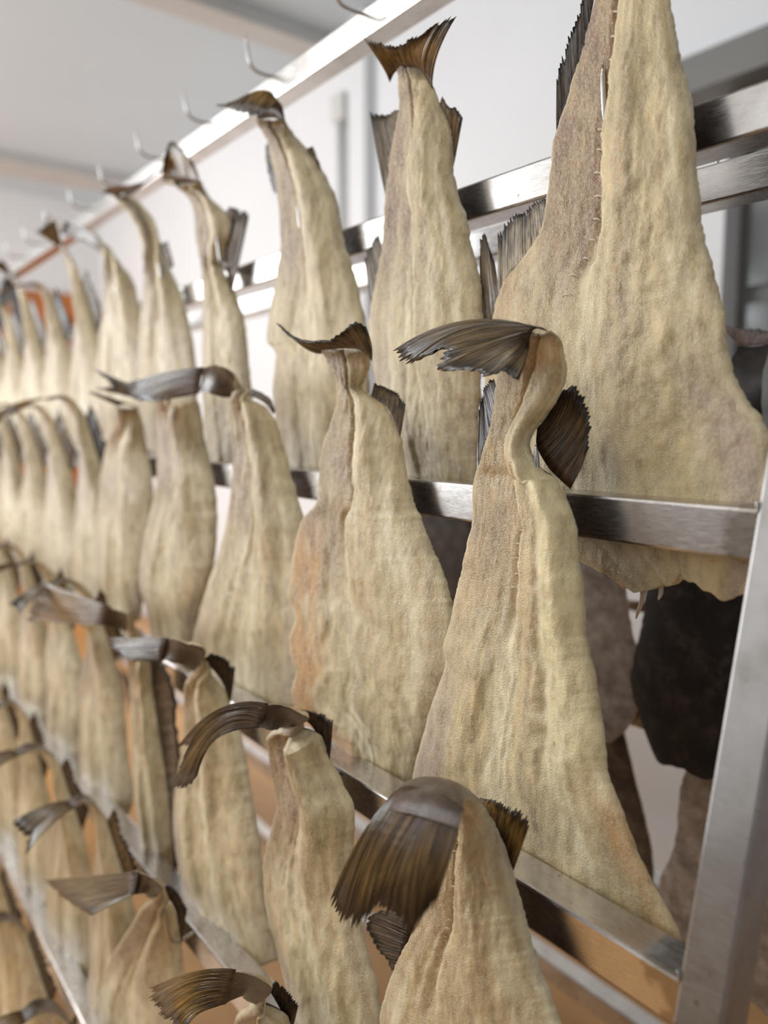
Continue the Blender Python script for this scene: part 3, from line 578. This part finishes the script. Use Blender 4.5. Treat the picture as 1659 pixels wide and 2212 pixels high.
# O, P, Q on the third row
O_ = fish(3, 0, 'salted cod nearest the post on the third row, big glossy tail draped forward')
surf, _, _ = fish_body(O_, [(832, 1752, 990, 1790, .092, 0), (845, 1722, 1000, 1752, .082, 0), (872, 1694, 1008, 1728, .064, 0), (912, 1690, 1024, 1727, .042, 0), (945, 1715, 1040, 1740, .024, 0), (1762, 955, 1056, .014), (1795, 948, 1075, .008), (1830, 940, 1090, .004), (1880, 934, 1106, .002), (1932, 926, 1120, 0), (1980, 915, 1132, 0), (2026, 886, 1147, 0), (2061, 866, 1156, 0), (2096, 851, 1167, 0), (2140, 836, 1187, 0), (2194, 823, 1204, 0), (2300, 812, 1232, 0), (2440, 815, 1262, -.002), (2600, 840, 1300, -.006)], Y3,
    dict(ns=210, nt=100, seed=19, T=.012, step=.004, lobe=.009, ts=(-.05, -.15), step_end=.7, tw=.004, brown=.7, pink=.3, tipdark=.16, skin=SKIN_TAIL, ped=-.006))
vertebrae(O_, surf, .20, .46, 13, .9)
fin(O_, 'tail_fin', [(850, 1712, .081), (878, 1698, .078), (920, 1706, .077), (965, 1722, .079), (1002, 1745, .081)], [(768, 1832, .104), (812, 1840, .108), (860, 1850, .108), (905, 1855, .106), (972, 1862, .098)],
    [(717, 1945, .106), (724, 1988, .108), (748, 2008, .11), (786, 2000, .112), (812, 1970, .112), (836, 1982, .112), (858, 1996, .112), (880, 2026, .112), (900, 2034, .11), (914, 1992, .108), (938, 1962, .104)], Y3, 34, 14, 51, .11, 'dark', .0012)
fin(O_, 'dorsal_fin', [(1030, 1738, -.004), (1050, 1758, -.004), (1070, 1792, -.004), (1086, 1830, -.004), (1106, 1888, -.004)], None, [(1036, 1722, -.008), (1075, 1728, -.01), (1108, 1742, -.012), (1130, 1752, -.012), (1146, 1774, -.012)], Y3, 22, 9, 52, .14, 'amber')
fin(O_, 'anal_fin', [(900, 1985, -.004), (882, 2030, -.006), (858, 2092, -.008)], None, [(820, 1965, -.008), (792, 1985, -.012), (800, 2025, -.014), (850, 2095, -.012)], Y3, 14, 8, 53, .04, 'black')
P_ = fish(3, 1, 'salted cod second from the post on the third row, ribbed tail reaching far left')
surf, _, _ = fish_body(P_, [(560, 1530, 560, 1570, .075, 0), (600, 1520, 590, 1575, .062, 0), (640, 1536, 612, 1568, .04, 0), (664, 1556, 604, 1568, .025, 0), (1584, 582, 682, .014), (1612, 582, 702, .008), (1657, 587, 722, .003), (1712, 597, 750, 0), (1750, 600, 765, 0), (1800, 586, 764, 0), (1859, 572, 764, 0), (1932, 575, 770, 0), (2006, 590, 781, 0), (2061, 605, 796, 0), (2134, 622, 815, 0), (2212, 632, 826, 0), (2330, 645, 835, -.003), (2420, 660, 830, -.006)], Y3,
    dict(ns=170, nt=76, seed=20, T=.013, step=.007, lobe=.011, ts=(.0, .05), tw=.010, brown=.9, pink=.3, tipdark=.1))
fin(P_, 'tail_fin', [(580, 1520, .07), (572, 1545, .072), (560, 1572, .074)], [(472, 1532, .092), (462, 1560, .096), (470, 1596, .1)], [(383, 1618, .10), (402, 1618, .104), (376, 1700, .112), (412, 1698, .112), (430, 1665, .11)], Y3, 20, 12, 54, .04, 'dark')
fin(P_, 'dorsal_fin', [(640, 1545, .01), (675, 1570, .0), (712, 1640, -.004)], None, [(652, 1532, .006), (690, 1538, -.004), (718, 1554, -.008)], Y3, 14, 7, 55, .08, 'black')
Q_ = fish(3, 2, 'salted cod third from the post on the third row, tail bent back over its neck')
fish_body(Q_, [(350, 1378, 345, 1425, .07, 0), (395, 1386, 385, 1432, .06, 0), (445, 1408, 410, 1445, .035, 0), (1470, 402, 466, .016), (1510, 401, 494, .006), (1591, 400, 520, 0), (1640, 392, 531, 0), (1712, 382, 542, 0), (1767, 378, 553, 0), (1840, 384, 563, 0), (1932, 402, 572, 0), (2010, 440, 585, -.003), (2080, 480, 600, -.006)], Y3,
    dict(ns=130, nt=60, seed=21, T=.014, step=.005, lobe=.011, ts=(-.15, .05), tw=.014, brown=.6, pink=.8, tipdark=.1))
fin(Q_, 'tail_fin', [(365, 1378, .068), (355, 1400, .07), (350, 1430, .07)], None, [(228, 1377, .09), (238, 1400, .095), (285, 1428, .095)], Y3, 16, 9, 56, .04, 'dark')
fin(Q_, 'dorsal_fin', [(440, 1425, .02), (478, 1470, 0), (497, 1520, -.004)], None, [(455, 1410, .012), (485, 1418, -.002), (507, 1440, -.008)], Y3, 12, 7, 57, .08, 'black')

R_ = fish(3, 3, 'salted cod fourth from the post on the third row, dark skin curling round its edge')
fish_body(R_, [(235, 1312, 225, 1350, .07, 0), (275, 1330, 258, 1358, .045, 0), (1385, 272, 312, .022), (1430, 278, 335, .008), (1500, 284, 348, 0), (1600, 288, 360, 0), (1700, 296, 372, 0), (1800, 306, 380, 0), (1880, 316, 384, -.003), (1940, 330, 386, -.006)], Y3,
    dict(ns=100, nt=48, seed=22, T=.014, step=.006, lobe=.011, tw=.014, brown=.7, pink=.3, tipdark=.12))
fin(R_, 'tail_fin', [(240, 1310, .068), (232, 1330, .07), (225, 1350, .07)], None, [(85, 1254, .10), (70, 1300, .105), (55, 1342, .11)], Y3, 14, 8, 62, .05, 'amber')
fin(R_, 'dorsal_fin', [(320, 1420, .004), (340, 1560, -.002), (364, 1720, -.004), (376, 1880, -.006)], None, [(345, 1415, -.004), (378, 1500, -.008), (390, 1680, -.008), (392, 1860, -.008)], Y3, 16, 7, 63, .04, 'black')
# T, U on the fourth row
T_ = fish(4, 1, 'salted cod second from the post on the fourth row, fan tail at the picture edge')
fish_body(T_, [(500, 2096, 485, 2166, .075, 0), (545, 2104, 520, 2150, .06, 0), (588, 2140, 535, 2160, .035, 0), (2190, 515, 612, .014), (2240, 508, 630, .004), (2350, 495, 655, 0), (2550, 470, 690, 0), (2800, 470, 720, -.003), (2950, 500, 720, -.006)], Y4,
    dict(ns=110, nt=56, seed=23, T=.013, step=.006, lobe=.010, tw=.010, brown=.8, tipdark=.12))
fin(T_, 'tail_fin', [(510, 2095, .074), (500, 2125, .076), (488, 2168, .076)], [(420, 2098, .092), (415, 2135, .096), (430, 2190, .098)], [(318, 2138, .102), (326, 2165, .106), (350, 2198, .11), (400, 2225, .112)], Y4, 20, 11, 58, .06, 'amber')
fin(T_, 'dorsal_fin', [(580, 2135, .01), (610, 2190, 0), (625, 2250, -.004)], None, [(596, 2118, .004), (622, 2140, -.004), (644, 2170, -.008)], Y4, 12, 7, 59, .08, 'black')
U_ = fish(4, 2, 'salted cod third from the post on the fourth row, broad triangular tail held out flat')
fish_body(U_, [(285, 1880, 285, 1935, .07, 0), (320, 1892, 312, 1928, .058, 0), (352, 1920, 320, 1936, .035, 0), (1958, 308, 370, .014), (1995, 285, 382, .006), (2060, 245, 392, 0), (2140, 210, 398, 0), (2260, 200, 405, 0), (2420, 220, 415, -.003), (2520, 250, 410, -.006)], Y4,
    dict(ns=110, nt=56, seed=24, T=.014, step=.006, lobe=.011, tw=.016, brown=.6, tipdark=.12))
fin(U_, 'tail_fin', [(300, 1882, .066), (296, 1905, .068), (290, 1932, .07)], None, [(94, 1902, .10), (130, 1938, .104), (195, 1980, .108)], Y4, 18, 10, 60, .05, 'olive')
fin(U_, 'dorsal_fin', [(345, 1915, .01), (378, 1965, -.002), (392, 2040, -.006)], None, [(362, 1908, .002), (385, 1928, -.006), (403, 1960, -.01)], Y4, 10, 6, 61, .08, 'black')

# the rest of the rows recede out of focus
def generic(lv, n, label, seed, up=False, rear=False, skin=None, yaw=.018, wide=1.0, length=1.0, root=None):
    rnd = random.Random(seed)
    y, z = BAR[lv]; sg = -1 if rear else 1
    yp = (mir(y) if rear else y) + .028 * sg
    X = HX[n] + (.045 if rear else 0); zz = z + EYE; e = root
    Lx, Rx = (1, -1) if not rear else (-1, 1)
    def V(dx, dy, dz): return Vector((X + dx, yp + dy * sg, zz + dz))
    k = rnd.uniform(.92, 1.08); sw = rnd.uniform(-.012, .012)
    bend = rnd.uniform(.8, 1.15)
    prof = [(.112, .018, .018, .075), (.118, .019, .019, .055), (.108, .021, .021, .034), (.075, .026, .028, .014), (.03, .036, .04, .004), (-.05, .055, .06, 0), (-.13, .075, .08, 0), (-.22, .095, .10, 0), (-.30, .11, .105, 0), (-.36, .10, .09, -.003), (-.40, .07, .07, -.006)]
    if up: prof[:3] = [(.16, .016, .018, .055), (.14, .018, .02, .040), (.115, .02, .022, .026)]
    rows = []
    for dz, a, b, yo in prof:
        wob = sw * math.sin(dz * 14 + seed)
        a, b = a * wide * rnd.uniform(.9, 1.1), b * wide * rnd.uniform(.9, 1.1)
        tw = yaw * sst(.05, -.1, dz) if False else yaw * (1 - sst(-.12, .02, dz)) * (1 - .6 * sst(.30, .38, -dz))
        zl = dz * (length if dz < 0 else k)
        rows.append((V(Lx * a + wob, yo * bend + tw, zl), V(Rx * b + wob, yo * bend - tw, zl)))
    fish_body(e, rows, yp, dict(ns=78, nt=36, seed=seed, T=.014, step=.006, lobe=.010, ts=(rnd.uniform(.0, .25), rnd.uniform(-.05, .25)), brown=rnd.uniform(.5, 1), pink=rnd.uniform(.1, .8), amber=rnd.choice((0, 0, .5)), tipdark=.12, skin=skin or SKIN, rag_bottom=.02))
    L0, R0 = rows[0]
    if up:
        sp = rnd.uniform(.03, .055); tl = rnd.uniform(.03, .055)
        tip = [L0 + Vector((Lx * sp, .04 * sg, tl)), (L0 + R0) / 2 + Vector((0, .05 * sg, tl * .7)), R0 + Vector((Rx * sp, .03 * sg, tl))]
        md = None
    else:
        sp = rnd.uniform(.015, .035); dr = rnd.uniform(-.055, -.015); ou = rnd.uniform(.065, .095)
        tip = [L0 + Vector((Lx * sp, ou * sg, dr + rnd.uniform(-.01, .02))), (L0 + R0) / 2 + Vector((0, ou * .85 * sg, dr * .9)), R0 + Vector((Rx * sp, ou * sg, dr + rnd.uniform(-.02, .01)))]
        md = [a.lerp(b, .5) + Vector((0, 0, .008)) for a, b in zip((L0, (L0 + R0) / 2, R0), tip)]
    fin(e, 'tail_fin', [L0, (L0 + R0) / 2, R0], md, tip, None, 14, 7, seed, .06, 'rust' if rear else rnd.choice(('dark', 'amber', 'olive')))
    r3, r5 = rows[3][1], rows[5][1]
    fin(e, 'dorsal_fin', [r3, r3.lerp(r5, .5), r5], None, [r3 + Vector((Rx * .02, -.006 * sg, .03)), r3.lerp(r5, .4) + Vector((Rx * .032, -.01 * sg, .02)), r5 + Vector((Rx * .025, -.008 * sg, .055))], None, 10, 6, seed + 1, .1, rnd.choice(('dark', 'black', 'olive')))
    return e
done = {(1, 0), (1, 1), (1, 2), (1, 3), (1, 4), (1, 5), (2, 0), (2, 1), (2, 2), (2, 3), (2, 4), (3, 0), (3, 1), (3, 2), (3, 3), (4, 1), (4, 2)}
for lv in range(1, 6):
    for n in range(11):
        if (lv, n) in done or (lv == 4 and n == 0) or (lv == 5 and n < 2): continue
        e = fish(lv, n, 'blurred salted cod, %s from the near post on the %s row of fish' % (ORD[n], ROW[lv]))
        if lv == 1 and n == 10: e['label'] = 'blurred salted cod at the far end of the top row of fish'
        generic(lv, n, None, 100 + lv * 20 + n, up=(lv == 1 and n % 2 == 0), root=e, wide=1.0 if lv < 3 else .92)
# the far side of the rack: fish seen from their skin side
rear = [(2, 0, SKIN_DARK, 'black skinned cod on the back of the rack, right beside the near post', 1.25), (2, 1, SKIN_TAUPE, 'taupe skinned cod on the back of the rack, second from the post', 1.35),
        (2, 2, SKIN, 'brown skinned cod on the back of the rack, third from the post', 1.2), (2, 3, SKIN, 'brown skinned cod on the back of the rack, fourth from the post', 1.1),
        (3, 0, SKIN_TAUPE, 'taupe skinned cod low on the back of the rack, beside the post', 1.1), (3, 1, SKIN, 'brown skinned cod low on the back of the rack, second from the post', 1.1)]
for k, (lv, n, sk, lab, wd_) in enumerate(rear):
    y, z = BAR[lv]
    e = tag(empty('salted_cod', (HX[n] + .045, mir(y) - .03, z + EYE)), lab, 'fish', 'salted cod on the back of the rack')
    generic(lv, n, None, 300 + k * 7, rear=True, skin=sk, root=e, yaw=.004, wide=wd_, up=(k == 0))
